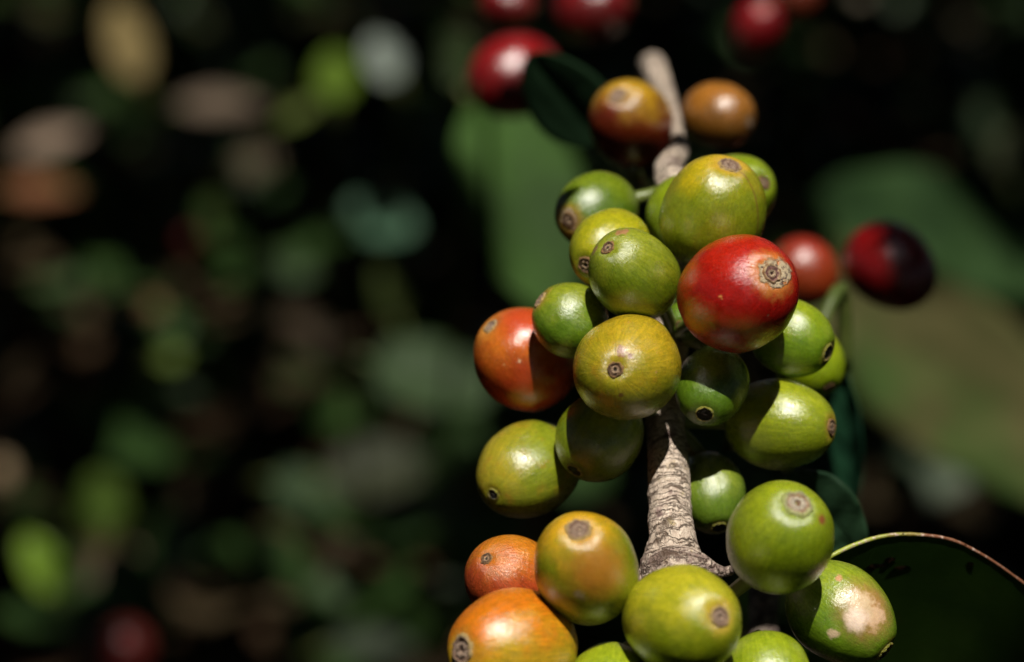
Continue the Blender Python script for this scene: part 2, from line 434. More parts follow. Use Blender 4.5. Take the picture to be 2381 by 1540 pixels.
# --- sharp cluster
cherry(1718, 682, 2.5, 143, 140, (67, -45), (168, 22, 18), (196, 40, 22), (150, 12, 14), 'ripe glossy red cherry with a pale ringed calyx scar', 'ring', 26, 0.24, bd=(0.3, 0.9, 0), bl=(-0.3, 1.0),
       scars=[((92, -50), 0.17, None, 1.0), ((-57, 12), 0.03, (215, 150, 80), 0.2), ((-72, 80), 0.075, (150, 90, 50), 0.4), ((44, 118), 0.07, (150, 100, 30), 0.8)], fleck=0.42, streak=0.12, rough=0.21)
cherry(1457, 855, 2.0, 129, 126, (-34, 3), (146, 144, 34), (196, 162, 42), (186, 134, 40), 'yellow cherry facing us in the middle of the cluster, below the green one', 'small', 18, 0.0, bd=(0.25, 0.95, 0), bl=(-0.7, 0.6),
       scars=[((-10, -42), 0.10, (140, 90, 55), 1.2), ((8, -28), 0.06, (130, 85, 60), 1.0), ((-14, 62), 0.05, (90, 60, 30), 0.8), ((66, 10), 0.022, (185, 150, 95), 0.1)], fleck=0.45)
cherry(1475, 638, -1, 116, 102, (-67, -61), (104, 128, 22), (158, 160, 52), (88, 116, 18), 'green cherry with long dark streaks, directly above the central yellow one', 'small', 17, 0.0, bd=(-0.1, 1, 0), bl=(-0.4, 0.8),
       scars=[((-20, -92), 0.13, (170, 125, 80), 1.2), ((44, -36), 0.022, (215, 185, 140), 0.1), ((-88, -50), 0.10, (150, 120, 80), 1.0)], fleck=0.3, streak=0.3)
cherry(1660, 494, -9, 134, 125, (32, -110), (134, 142, 26), (206, 174, 34), (160, 146, 34), 'large yellow-green cherry behind the red one, with a dark seam line', 'grey', 24, 0.20, bd=(0, 1, 0), bl=(0.0, 1.2),
       fleck=0.3, streak=0.2, seam=True)
cherry(1598, 498, -19, 100, 94, (-50, 40), (120, 144, 24), (146, 160, 30), (110, 136, 24), 'green cherry peeping out beyond the left side of the seamed one', bl=(-0.2, 0.9))
cherry(1712, 448, -20, 97, 94, (60, -20), (118, 142, 22), (146, 160, 30), (110, 136, 24), 'green cherry peeping out beyond the right side of the seamed one', bl=(-0.2, 0.9))
cherry(1416, 580, -10, 100, 92, (-60, 40), (142, 146, 24), (182, 172, 34), (150, 146, 30), 'yellow-green cherry half hidden above and left of the streaked green one', 'small', bd=(0, 1, 0), bl=(-0.5, 0.6))
cherry(1386, 490, -23, 116, 90, (-68, 26), (84, 116, 22), (112, 134, 30), (80, 108, 22), 'soft-focus green cherry with a bright white glint, topmost green one on the left', 'small', 18, 0.25, fleck=0.2,
       scars=[((-60, 30), 0.2, (150, 110, 80), 0.9)])
cherry(1325, 745, -6, 90, 87, (-74, -50), (92, 128, 30), (136, 152, 44), (84, 116, 26), 'small green cherry between the orange-red one and the central yellow one', 'grey', 18, 0.24, bl=(-0.4, 0.9), fleck=0.25)
cherry(1222, 835, -16, 126, 122, (-84, -78), (176, 62, 30), (220, 124, 36), (196, 78, 34), 'orange-red cherry at the left edge of the cluster, half in shade', 'grey', 18, 0.14, bd=(-0.3, 0.95, 0), bl=(-0.4, 0.9),
       scars=[((-14, 6), 0.05, (225, 190, 150), 0.5), ((-50, 14), 0.018, (225, 170, 110), 0.2), ((-2, -95), 0.4, (190, 58, 34), 0.4)], fleck=0.2, streak=0.1, rough=0.18)
cherry(1655, 898, -4.5, 108, 86, (-24, 66), (86, 122, 30), (122, 146, 50), (80, 112, 26), 'small green cherry with a black glossy calyx, right below the red one', 'dark', 23, 0.0, bl=(-0.2, 0.9), fleck=0.2,
       streak=0.25, rough=0.22)
cherry(1843, 785, -10, 98, 90, (78, 36), (106, 142, 28), (148, 168, 40), (96, 128, 26), 'green cherry to the right of the red one with a blackened tip', 'dark', 19, 0.10, bl=(-0.3, 0.9),
       scars=[((82, 34), 0.30, (52, 34, 24), 0.8)], fleck=0.3)
cherry(1814, 987, -10.5, 134, 108, (116, 4), (136, 146, 28), (164, 168, 40), (120, 134, 26), 'large yellow-green cherry on the right with its calyx turned sideways', 'small', 21, 0.12, bl=(-0.4, 0.9), fleck=0.3)
cherry(1228, 1092, -13, 128, 112, (-82, 52), (140, 146, 38), (178, 156, 48), (186, 128, 46), 'yellow-green cherry below the orange-red one with a dark calyx at lower left', 'dark', 16, 0.0, bd=(-0.7, 0.2, 0), bl=(-0.2, 1.0), fleck=0.25)
cherry(1393, 1016, -7, 108, 103, (-60, 78), (110, 134, 22), (136, 146, 26), (100, 124, 22), 'green cherry lying in the shade just under the central yellow one', 'dark', 20, 0.0, bl=(-0.3, 0.9), fleck=0.2)
cherry(1652, 1146, -12, 108, 82, (16, 80), (98, 130, 42), (136, 154, 66), (92, 120, 36), 'green cherry tucked against the right of the pale branch', 'dark', 21, 0.10, bl=(-0.3, 0.9), fleck=0.2)
cherry(1812, 1248, 14, 134, 125, (34, -90), (118, 142, 24), (156, 164, 36), (104, 128, 20), 'green cherry with a round whitish calyx ring at its top', 'pale', 33, 0.0, bl=(-0.4, 0.9), fleck=0.1,
       scars=[((86, -38), 0.09, (130, 74, 36), 0.8)])
cherry(1361, 1320, 15, 142, 124, (-20, -102), (138, 142, 28), (220, 166, 36), (170, 122, 36), 'yellow cherry blushed brown in front, below the pale branch on its left', 'grey', 29, 0.17, bd=(-0.3, 1, 0), bl=(0.0, 1.05), fleck=0.1,
       scars=[((30, 10), 0.42, (176, 108, 36), 0.9), ((-14, 66), 0.10, (160, 140, 100), 0.8)])
cherry(1190, 1350, 1, 114, 108, (-60, -60), (192, 78, 46), (226, 134, 36), (206, 100, 44), 'wrinkled orange cherry with a pinkish side, above the larger orange one', 'small', 16, 0.0, bd=(0.2, 1, 0), bl=(-0.2, 0.8), fleck=0.25, rough=0.2, bumpk=1.6)
cherry(1192, 1504, 14, 154, 136, (-124, -6), (206, 160, 42), (226, 124, 26), (214, 144, 36), 'large orange-yellow cherry at the bottom left with a grey scar on its side', 'grey', 34, 0.16, bd=(-0.2, 1, 0), bl=(-0.1, 0.7), fleck=0.08,
       scars=[((-118, 28), 0.17, None, 1.2), ((-112, -20), 0.12, None, 1.2)], rough=0.2)
cherry(1587, 1442, 18, 142, 130, (79, -24), (140, 150, 26), (190, 178, 46), (150, 150, 30), 'large yellow-green cherry in front at the bottom, covering the foot of the branch', 'grey', 25, 0.15, bd=(0, 1, 0), bl=(-0.5, 0.7), fleck=0.06)
cherry(1955, 1428, 4, 146, 114, (100, 84), (104, 140, 34), (140, 162, 48), (96, 128, 30), 'green cherry with a large pale brown sun scald patch', 'dark', 24, 0.12, bl=(-0.3, 0.9), fleck=0.3,
       scars=[((48, -34), 0.42, (176, 118, 76), 1.3), ((62, -20), 0.22, (216, 180, 142), 1.6), ((36, -50), 0.24, (210, 182, 142), 1.6), ((16, -8), 0.21, (240, 214, 190), 0.7), ((-42, 34), 0.10, (214, 186, 150), 0.9), ((-10, -100), 0.08, (200, 150, 100), 0.5)])
cherry(1786, 1580, 12, 112, 108, (10, 90), (126, 150, 28), (156, 168, 38), (116, 136, 26), 'green cherry cut off by the bottom edge under the short brown stem', bl=(-0.3, 0.9), fleck=0.1)
cherry(1415, 1600, 14, 104, 100, (-20, 60), (126, 156, 28), (150, 170, 40), (116, 140, 26), 'green cherry barely rising over the bottom edge between two larger ones', bl=(-0.3, 0.9), fleck=0.1)
cherry(1606, 738, -13, 58, 54, (-30, 20), (96, 134, 26), (120, 150, 30), (90, 124, 24), 'tiny green cherry wedged between the red one and the central yellow one', 'small', 10)
cherry(1882, 842, -30, 88, 84, (40, 60), (128, 154, 16), (150, 170, 20), (120, 146, 16), 'blurred lime green cherry behind the one with a blackened tip', 'small', 12, rear=True)
# --- out of focus, farther along the branch
cherry(1467, 288, -52, 108, 97, (-36, -60), (112, 36, 14), (196, 146, 38), (140, 70, 22), 'soft-focus orange-brown cherry with a grey calyx beside the thin twig', 'grey', 24, 0.10, bd=(0.15, 1, 0.2), bl=(0.0, 1.0), fleck=0.1, rear=True)
cherry(1670, 268, -62, 86, 78, (70, 20), (132, 84, 34), (176, 112, 50), (120, 70, 28), 'blurred brown-orange cherry with a white glint right of the thin twig', 'small', 14, bl=(-0.4, 0.7), fleck=0.0, rear=True)
cherry(1180, 12, -185, 96, 54, (90, 10), (104, 6, 10), (134, 10, 16), (150, 12, 18), 'blurred red cherry at the top edge, leftmost of two side by side', 'small', 10, fleck=0.0, rear=True)
cherry(1378, 22, -185, 100, 76, (90, -20), (96, 6, 10), (134, 12, 18), (140, 12, 18), 'blurred red cherry at the top edge, rightmost of two side by side', 'small', 10, fleck=0.0, rear=True)
cherry(1195, 178, -150, 112, 100, (-90, 40), (116, 8, 14), (150, 18, 28), (150, 12, 22), 'blurred red cherry partly covered by a round dark leaf', 'small', 10, fleck=0.0, rear=True)
cherry(1762, 66, -210, 72, 62, (10, -50), (120, 10, 20), (150, 14, 28), (140, 12, 20), 'blurred crimson cherry near the top, standing alone in the dark', 'small', 10, fleck=0.0, rear=True)
cherry(1850, -10, -230, 58, 58, (10, -50), (104, 40, 26), (120, 50, 34), (140, 50, 30), 'blurred salmon coloured cherry cut by the top edge', 'small', 10, fleck=0.0, rear=True)
cherry(2072, 622, -90, 120, 102, (60, 50), (120, 8, 14), (140, 12, 18), (130, 10, 16), 'blurred dark red cherry hanging alone on the right, mostly shaded', 'small', 10, fleck=0.0, rear=True)
cherry(1868, 632, -100, 82, 82, (-60, -50), (150, 56, 28), (156, 44, 30), (190, 90, 50), 'blurred orange cherry peeping from behind the ripe red one', 'small', 10, fleck=0.0, rear=True)

def mm(n, z): return n * K * (D0 * 1000 - z) / 2381
# settle the cluster in depth so that no two cherries run through each other
pos = []
for c in CH:
    n = min(0.97, math.hypot(*c['cal']) / c['rmaj'])
    b_ = mm(c['rmin'], c['z']); pm = mm(c['rmaj'], c['z'])
    a_ = math.sqrt(max(b_ * b_, (pm * pm - b_ * b_ * (1 - n * n)) / max(n * n, 0.05)))
    a_ = min(a_, 1.22 * b_)
    h = math.hypot(*c['cal'])
    if c['rmaj'] < c['rmin'] * 1.04: a_ = max(a_, 1.03 * b_)
    # where the calyx sits: solve for the tilt whose tip lands on the measured offset
    s = min(0.985, mm(h, c['z']) / a_)
    c['n'] = (c['cal'][0] / h * s, -c['cal'][1] / h * s, math.sqrt(1 - s * s))
    c['a'], c['b'] = a_, b_
for it in range(200):
    mv = 0
    for i in range(len(CH)):
        for j in range(i):
            p, q = CH[i], CH[j]
            if abs(p['z'] - q['z']) > 40: continue
            dx = mm(p['X'] - q['X'], p['z']); dy = mm(p['Y'] - q['Y'], p['z'])
            R = 0.93 * (p['b'] + q['b'])
            r2 = dx * dx + dy * dy
            if r2 >= R * R: continue
            need = math.sqrt(R * R - r2); dz = p['z'] - q['z']
            if abs(dz) < need:
                k = (need - abs(dz)) * 0.25; s = 1 if dz >= 0 else -1
                # the rear one gives way
                if s > 0: q['z'] -= k * 1.6; p['z'] += k * 0.4
                else: p['z'] -= k * 1.6; q['z'] += k * 0.4
                mv += k
    if mv < 0.01: break
print('settled', it, [(c['X'], round(c['z'], 1)) for c in CH])

def local_basis(n, roll=0.0):
    Zc = cam_dir(*n)
    t = Vector((0, 0, 1)) if abs(Zc.z) < 0.9 else Vector((1, 0, 0))
    Xc = t.cross(Zc).normalized(); Yc = Zc.cross(Xc)
    if roll:
        c_, s_ = math.cos(roll), math.sin(roll)
        Xc, Yc = Xc * c_ + Yc * s_, Yc * c_ - Xc * s_
    return Matrix((Xc, Yc, Zc)).transposed()

def build_cherry(i, c):
    near = not c['rear']
    a, b = c['a'] * 0.001, c['b'] * 0.001
    zc = c['z']
    rc = px(c['rc'], D0 - zc * 0.001) * (0.88 + 0.2 * ((i * 0.618) % 1.0))
    ctr = Z(c['X'], c['Y'], zc)
    R = local_basis(c['n'], (i * 0.7) % 3.0)
    Ri = R.transposed()
    nth, nph = (64, 96) if near else (32, 48)
    dim = rc * (0.42 if c['style'] != 'dark' else 0.30)
    def surf(th, ph):
        st, ct = math.sin(th), math.cos(th)
        sq = abs(st) ** 0.94
        x, y, z = b * sq * math.cos(ph), b * 0.965 * sq * math.sin(ph), a * ct
        rho = b * st
        x *= 1 - 0.035 * ct; y *= 1 - 0.035 * ct
        f = 1 + 0.065 * noise.noise(Vector((x, y, z)) / b * 0.8 + Vector((0, i * 3.3, 0))) + 0.020 * noise.noise(Vector((x, y, z)) / b * 1.8 + Vector((i * 5.1, 0, 0))) + 0.006 * noise.noise(Vector((x, y, z)) / b * 4 + Vector((i, 9, 0)))
        f *= 1 - 0.012 * math.exp(-(math.sin(ph) / 0.10) ** 2) * st
        x *= f; y *= f
        if ct > 0:
            z -= dim * math.exp(-(rho / (1.25 * rc)) ** 2)
            z += 0.18 * rc * math.exp(-((rho - 1.9 * rc) / (0.8 * rc)) ** 2) * 0.3
        return Vector((x, y, z))
    verts, faces = [surf(0, 0)], []
    for k in range(1, nth):
        t = k / nth
        th = math.pi * (t + 0.18 * math.sin(2 * math.pi * t) * -0.6 if near else t)
        for m in range(nph):
            verts.append(surf(th, 2 * math.pi * m / nph))
    verts.append(surf(math.pi, 0)); last = len(verts) - 1
    for m in range(nph): faces.append((0, 1 + m, 1 + (m + 1) % nph))
    for k in range(nth - 2):
        for m in range(nph):
            p, q = 1 + k * nph + m, 1 + k * nph + (m + 1) % nph
            faces.append((p, p + nph, q + nph, q))
    o = 1 + (nth - 2) * nph
    for m in range(nph): faces.append((o + m, last, o + (m + 1) % nph))
    def loc_of(dx, dy):
        r = (c['rmaj'] + c['rmin']) / 2
        u, v = dx / r, -dy / r
        w_ = math.sqrt(max(0.02, 1 - u * u - v * v))
        d = Ri @ cam_dir(u, v, w_)
        return Vector((d.x * 1.0, d.y * 1.0, d.z * a / b))
    kw = dict(c['kw'])
    kw['scars'] = [(loc_of(*s[0]), s[1], s[2], s[3]) for s in kw.get('scars', ())]
    if kw.get('seam'):
        tgt = Ri @ cam_dir(0.66, 0.12, 0.6)
        sdir = Vector((tgt.y, -tgt.x, 0)).normalized()
        if tgt.dot(sdir.cross(Vector((0, 0, 1)))) < 0: sdir = -sdir
        kw['seam'] = sdir
    bd = Ri @ cam_dir(*c['bd'])
    k = 0.88
    tint = lambda q: (q[0] * (1.06 if q[1] > q[0] * 1.1 else 0.99), q[1] * (1.02 if q[1] > q[0] * 0.72 else 1.0), q[2] * 0.85)
    mat = skin_material(b, lin(tint(c['A']), k), lin(tint(c['B']), k), bd, c['bl'][0], c['bl'][1], lin(tint(c['C']), k), i + 1.0, cork=c['cork'] * (1.0 if c['cork'] else 0), **kw)
    e = empty('coffee_cherry', ctr, R.to_euler())
    tag(e, c['label'], 'cherry', 'coffee cherries blurred beyond the cluster' if c['rear'] else 'coffee cherries crowded round the branch')
    mesh_obj('fruit_skin', verts, faces, mat, e, (0, 0, 0))
    # calyx: lathe that follows the tip
    prof = {'dark': [(1.18, -0.10), (1.06, 0.16), (0.95, 0.20), (0.86, 0.08), (0.7, 0.05), (0.5, 0.10), (0.3, 0.14), (0.16, 0.18), (0.0, 0.20)]}.get(
        c['style'], [(1.18, -0.10), (1.06, 0.12), (0.95, 0.24), (0.82, 0.20), (0.72, 0.08), (0.60, 0.05), (0.50, 0.20), (0.38, 0.24), (0.26, 0.18), (0.17, 0.03), (0.0, 0.02)])
    seg = 40
    cv, cf = [], []
    tip = a - dim
    def sk(rho): return a * math.sqrt(max(0, 1 - (rho / b) ** 2)) - dim * math.exp(-(rho / (1.25 * rc)) ** 2)
    for r_, h_ in prof[:-1]:
        for m in range(seg):
            ph = 2 * math.pi * m / seg
            q = Vector((math.cos(ph) * r_ * 2, math.sin(ph) * r_ * 2, i * 3.3))
            wob = 1 + (0.10 if c['style'] == 'dark' else 0.24) * noise.noise(q) + (0.02 if c['style'] == 'dark' else 0.09) * noise.noise(q * 3)
            rr = r_ * rc * wob
            cv.append(Vector((rr * math.cos(ph), rr * math.sin(ph) * 0.92, sk(rr) - tip + (h_ + 0.16 * noise.noise(q * 2.5)) * rc)))
    cv.append(Vector((0, 0, prof[-1][1] * rc)))
    for k in range(len(prof) - 2):
        for m in range(seg):
            p, q = k * seg + m, k * seg + (m + 1) % seg
            cf.append((p, q, q + seg, p + seg))
    k = len(prof) - 2
    for m in range(seg): cf.append((k * seg + m, k * seg + (m + 1) % seg, len(cv) - 1))
    mesh_obj('calyx', cv, cf, calyx_material(rc, c['style'], i * 1.7), e, (0, 0, tip))
    # stalk back to the wood
    tail = ctr + R @ Vector((0, 0, -a * 0.97))
    if near:
        best = min(bpts, key=lambda p: (p - tail).length)
        if (best - tail).length < 0.013:
            mid = (tail + best) / 2 + R @ Vector((0, 0, -0.001))
            pts = [e.matrix_basis.inverted() @ p for p in (tail, mid, best)]
            v, f, uv = tube(pts, [0.0011, 0.0009, 0.0013], seg=12, sub=4)
            mesh_obj('stalk', v, f, stalkm, e, (0, 0, 0), uvs=uv)
    c['ctr'] = ctr; c['R'] = R
stalkm = leaf_material(lin((96, 110, 50)), lin((120, 126, 60)), 'stalk', trans=0)
for i, c in enumerate(CH): build_cherry(i, c)

# ------------------------------------------------------------------ leaves of the same bush
lm_dark = leaf_material(lin((34, 58, 22)), lin((44, 70, 26)), 'dark_green', rough=0.32, trans=0.04, blotch=0.5, scale=0.5, vein_k=0.06)
lm_mid = leaf_material(lin((66, 92, 40)), lin((84, 108, 52)), 'mid_green', rough=0.42, trans=0.15)
lm_teal = leaf_material(lin((24, 58, 40)), lin((32, 70, 46)), 'blue_green', rough=0.4, trans=0.1)
lm_olive = leaf_material(lin((58, 78, 36)), lin((88, 84, 52)), 'olive', rough=0.7, trans=0.1, blotch=0.2, scale=3.0, spec=0.1, vein_k=0.08)
lm_soft = leaf_material(lin((44, 64, 30)), lin((58, 86, 36)), 'soft_green', rough=0.7, trans=0.1, scale=3.0, spec=0.1, vein_k=0.04)
lm_dim = leaf_material(lin((34, 54, 28)), lin((44, 66, 34)), 'dim_green', rough=0.7, trans=0.1, scale=3.0, spec=0.1, vein_k=0.04)
leaf_lit = []
def big_edge_leaf():
    """broad leaf at lower right: we see its shaded underside and its sunlit margin"""
    E = [(1830, 1372), (1870, 1338), (1915, 1304), (1952, 1283), (1990, 1266), (2040, 1250), (2090, 1243), (2140, 1244), (2190, 1250), (2230, 1262), (2270, 1282), (2310, 1306), (2350, 1334), (2390, 1364), (2440, 1408), (2500, 1470), (2550, 1560)]
    n = len(E)
    def ez(i): return -2.0 - 5.0 * (i / (n - 1)) ** 2 * 2
    def at(t):
        f = t * (n - 1); i = min(int(f), n - 2); u = f - i
        p0, p1, p2, p3 = E[max(i - 1, 0)], E[i], E[i + 1], E[min(i + 2, n - 1)]
        cr = lambda a, b, c, d: 0.5 * (2 * b + (c - a) * u + (2 * a - 5 * b + 4 * c - d) * u * u + (3 * b - a - 3 * c + d) * u ** 3)
        return Z(cr(p0[0], p1[0], p2[0], p3[0]), cr(p0[1], p1[1], p2[1], p3[1]), -2.0 - 8.0 * t * t)
    NU, NV = 110, 40
    base = at(0.2)
    dn = (CY * -0.50 - CZ * 0.866).normalized(); nn = (CZ * 0.50 - CY * 0.866).normalized()
    V, UV, F = [], [], []
    for side in (0,):          # one skin, so that the sun glows through it; the thick margin is its own part
        for i in range(NU + 1):
            t = i / NU
            e = at(t)
            wd = 0.064 * (math.sin(math.pi * (0.12 + 0.84 * t))) ** 0.8
            shear = CX * 0.004 * math.sin(t * 3)
            for j in range(NV + 1):
                s = j / NV
                p = e + dn * (wd * s) + CX * (0.010 * s * (0.5 - t)) - CY * 0.006 * math.sin(s * 1.5)
                p += nn * (0.0016 * math.sin(s * math.pi * 0.5) + 0.0006 * math.sin(t * 14 + s * 4) * s + 0.0001 * math.sin(t * 40 - s * 9) * s)
                if side: p = p - nn * 0.00035
                V.append(p - base); UV.append((t, s * 0.5))
    m = NV + 1; o = (NU + 1) * m
    for i in range(NU):
        for j in range(NV):
            a = i * m + j
            F.append((a, a + 1, a + m + 1, a + m))
    for t_ in np.linspace(0.1, 0.95, 9):
        for s_ in (0.03, 0.2, 0.4, 0.6, 0.8):
            wd = 0.064 * (math.sin(math.pi * (0.12 + 0.84 * t_))) ** 0.8
            leaf_lit.append((at(t_) + dn * wd * s_, 0.006))
    e = empty('coffee_leaf', base)
    tag(e, 'broad dark green leaf at lower right, its curled edge lit by the sun', 'leaf', 'leaves of the coffee bush')
    mesh_obj('blade', V, F, leaf_material(lin((44, 70, 24)), lin((56, 84, 28)), 'backlit_green', rough=0.4, trans=0.30, blotch=0.35, scale=1.6, vein_k=0.05), e, (0, 0, 0), uvs=UV)
    g = NT("leaf_margin")
    uv = g.n("ShaderNodeTexCoord").outputs['UV']; x, y, _ = g.sep(uv)
    ob = g.vmath('SCALE', g.n("ShaderNodeTexCoord").outputs['Object'], 1000.0)
    nz = g.noise(ob, 0.55, 4.0, 0.7)
    f1 = g.rng(g.math('ADD', y, g.math('MULTIPLY', nz, 12.0)), 18, 27)
    c = g.mix(f1, lin((160, 170, 66)), lin((128, 84, 60)))
    c = g.mix(g.rng(g.noise(ob, 1.6, 3.0, 0.7), 0.55, 0.62), c, lin((196, 172, 156)))
    c = g.mix(g.rng(g.noise(g.vmath('ADD', ob, (5, 5, 5)), 1.2, 3.0, 0.7), 0.62, 0.68), c, lin((56, 34, 20)))
    mm_ = g.finish(Base_Color=c, Roughness=0.35, Normal=g.bump(g.noise(ob, 3.0, 3.0), 0.0001))
    ts = [k / 90 for k in range(91)]
    pts = [at(t) for t in ts]
    rad = [px(6.3 - 3.0 * min(1, t * 1.5) + 0.9 * noise.noise(Vector((t * 40, 0, 0))), D0) for t in ts]
    tube_obj('leaf_edge', pts, rad, mm_, e, origin=base, seg=14, sub=2)
    bm_ = NT("leaf_blemish")
    ob2 = bm_.vmath('SCALE', bm_.n("ShaderNodeTexCoord").outputs['Object'], 1000.0)
    bmat = bm_.finish(Base_Color=bm_.mix(bm_.rng(bm_.noise(ob2, 1.6, 4.0), 0.45, 0.6), lin((40, 26, 16)), lin((130, 84, 60))), Roughness=0.7)
    for (tt, ss, wx, wy) in ((0.31, 0.10, 1.9, 0.5), (0.36, 0.085, 0.9, 0.7), (0.40, 0.11, 1.5, 0.35), (0.62, 0.045, 0.6, 0.35), (0.9, 0.12, 0.8, 0.5)):
        q = at(tt); wd = 0.064 * (math.sin(math.pi * (0.12 + 0.84 * tt))) ** 0.8
        q = q + dn * (wd * ss) + CX * (0.010 * ss * (0.5 - tt)) - CY * 0.006 * math.sin(ss * 1.5) - base + nn * (0.0016 * math.sin(ss * math.pi * 0.5) + 0.0002)
        v, f = [q + nn * 0.00025], []
        for k in range(18):
            a = k * math.pi / 9; r_ = 0.001 * (1 + 0.35 * noise.noise(Vector((math.cos(a) * 2, math.sin(a) * 2, tt * 30))))
            v.append(q + CX * (wx * r_ * math.cos(a)) + dn * (wy * r_ * math.sin(a)) - nn * 0.0004)
            f.append((0, 1 + k, 1 + (k + 1) % 18))
        mesh_obj('blemish', v, f, bmat, e, (0, 0, 0))
    return e
big_edge_leaf()

petm = leaf_material(lin((70, 84, 36)), lin((90, 96, 46)), 'petiole', trans=0)
GL = 'leaves of the coffee bush'
lit = []       # (point, radius) kept sunlit by gaps in the added leaf cover
def leaf_px(p0, p1, d0, d1, wpx, nrm, mat, label, pet=None, name='coffee_leaf', sunlit=False, **kw):
    a, b = W(*p0, d0), W(*p1, d1)
    if sunlit:
        for t in sunlit:
            lit.append((a.lerp(b, t) + CX * px(wpx, d0) * 0.10, px(wpx, d0) * 0.38)); lit.append((a.lerp(b, t), px(wpx, d0) * 0.15))
    d = (b - a)
    pp = None
    if pet: pp = [a, a - d.normalized() * 0.012 + Vector((0, 0, 0.001)), W(*pet)]
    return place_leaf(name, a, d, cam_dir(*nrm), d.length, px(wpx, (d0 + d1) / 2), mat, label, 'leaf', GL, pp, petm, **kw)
# large soft leaf left of the cluster
leaf_px((1150, 230), (1290, 720), .64, .61, 300, (0.25, 0.1, 0.9), lm_soft, 'large soft-focus mid-green leaf left of the cluster, behind the cherries', pet=(1380, 300, .42), droop=0.06, cup=0.06, blunt=True, sunlit=(0.2, 0.35, 0.5, 0.65, 0.8))
# dark round leaf over the red cherry
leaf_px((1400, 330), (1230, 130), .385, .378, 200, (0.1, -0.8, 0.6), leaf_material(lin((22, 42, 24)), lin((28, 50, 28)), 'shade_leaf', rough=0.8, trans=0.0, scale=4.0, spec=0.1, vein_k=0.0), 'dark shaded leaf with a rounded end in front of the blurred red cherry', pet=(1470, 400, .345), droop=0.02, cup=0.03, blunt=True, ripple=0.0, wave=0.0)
# leaf under the ring-topped green cherry
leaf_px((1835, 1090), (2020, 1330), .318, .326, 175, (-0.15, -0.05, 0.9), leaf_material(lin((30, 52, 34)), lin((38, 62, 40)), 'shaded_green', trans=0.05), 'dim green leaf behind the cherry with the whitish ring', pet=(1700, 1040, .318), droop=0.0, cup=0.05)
leaf_px((1965, 860), (1985, 1240), .36, .37, 88, (-0.5, 0.1, 0.8), lm_teal, 'narrow blue-green leaf seen edge-on beside the right-hand cherries', pet=(1900, 780, .35), droop=0.0, cup=0.2, sunlit=(0.3, 0.6))
# big olive leaf, lit, right side
leaf_px((1720, 590), (2820, 1215), .72, .78, 400, (0.1, 0.25, 0.9), lm_olive, 'very large blurred olive leaf filling the right side, dull brown toward its middle', pet=(1620, 740, .62), droop=0.10, cup=0.08, blunt=True, sunlit=(0.2, 0.4, 0.55))
leaf_px((1880, 470), (2600, 640), .82, .88, 330, (0.1, 0.4, 0.88), lm_dim, 'blurred green leaf behind the lone dark red cherry', pet=(1800, 400, .75), droop=0.05, cup=0.05, sunlit=(0.25, 0.6))

# ------------------------------------------------------------------ ground
def ground_material():
    g = NT("soil")
    ob = g.n("ShaderNodeTexCoord").outputs['Object']
    n1 = g.noise(ob, 9.0, 6.0, 0.65); n2 = g.noise(ob, 60.0, 4.0, 0.7)
    c = g.mix(g.rng(n1, 0.35, 0.65), lin((44, 32, 22)), lin((78, 60, 42)))
    c = g.mix(1.0, c, g.mix(n2, (0.5, 0.5, 0.5, 1), (1.3, 1.3, 1.3, 1)), 'MULTIPLY')
    nb = g.bump(n2, 0.006); nb = g.bump(n1, 0.02, 0.7, nb)
    return g.finish(Base_Color=c, Roughness=0.95, Normal=nb, Specular_IOR_Level=0.1)
gv, gf = [], []
def hgt(x, y): return 0.012 * noise.noise(Vector((x * 2.3, y * 2.3, 0))) + 0.006 * noise.noise(Vector((x * 9, y * 9, 4))) if abs(x) < 8 and abs(y) < 12 else 0.0
xs = sorted(set([-200, -60, -20, -8] + [round(-5 + 0.06 * k, 3) for k in range(167)] + [8, 20, 60, 200]))
ys = sorted(set([-200, -60, -20, -8, -4] + [round(-1 + 0.06 * k, 3) for k in range(117)] + [8, 12, 30, 80, 200]))
for y in ys:
    for x in xs: gv.append((x, y, hgt(x, y)))
nx = len(xs)
for j in range(len(ys) - 1):
    for i in range(nx - 1):
        gf.append((j * nx + i, j * nx + i + 1, (j + 1) * nx + i + 1, (j + 1) * nx + i))
tag(mesh_obj('ground', gv, gf, ground_material()), kind='structure')

# ------------------------------------------------------------------ blurred things on the ground and on low weeds
shades = []    # (point, distance toward the sun, sideways mm, up mm, leaf size): unseen leaves added to shade it
strict = len(lit)
lit += leaf_lit
for c in CH:
    lit.append((c['ctr'], 0.012))
for p_ in bpts[:-5]: lit.append((p_, 0.008))
lit += [(W(1775, 1400 + 30 * k_, .332), 0.005) for k_ in range(4)]
strict_end = len(lit)
rnd = random.Random(5)
byl = {(c['X'], c['Y']): c['ctr'] for c in CH}
def shade_region(key, t, boxes, step=3.4, size=0.013):
    for x0, x1, y0, y1 in boxes:
        for ix in range(int((x1 - x0) / step) + 1):
            for iy in range(int((y1 - y0) / step) + 1):
                shades.append((byl[key], t, x0 + ix * step + rnd.uniform(-.6, .6), y0 + iy * step + rnd.uniform(-.6, .6), size))
shade_region((2072, 622), 0.35, [(1, 18, -16, 14)])
shade_region((1195, 178), 0.10, [(-10, 14, -22, -13)])
shade_region((1467, 288), 0.30, [(-17, -11, -12, 8), (-13, 4, -19, -13)])
shade_region((1386, 490), 0.12, [(-16, -8.5, -12, 12)])
DRY = {}
def dry_mat(c):
    k = 'dry_%d_%d_%d' % c
    return leaf_material(lin(c, 0.85), lin(c, 1.15), k, rough=0.7, trans=0.1, blotch=0.25, spec=0.15)
H = cam_dir(0.05, 0.37, 0.93)        # a glossy leaf at this tilt mirrors the sun to us
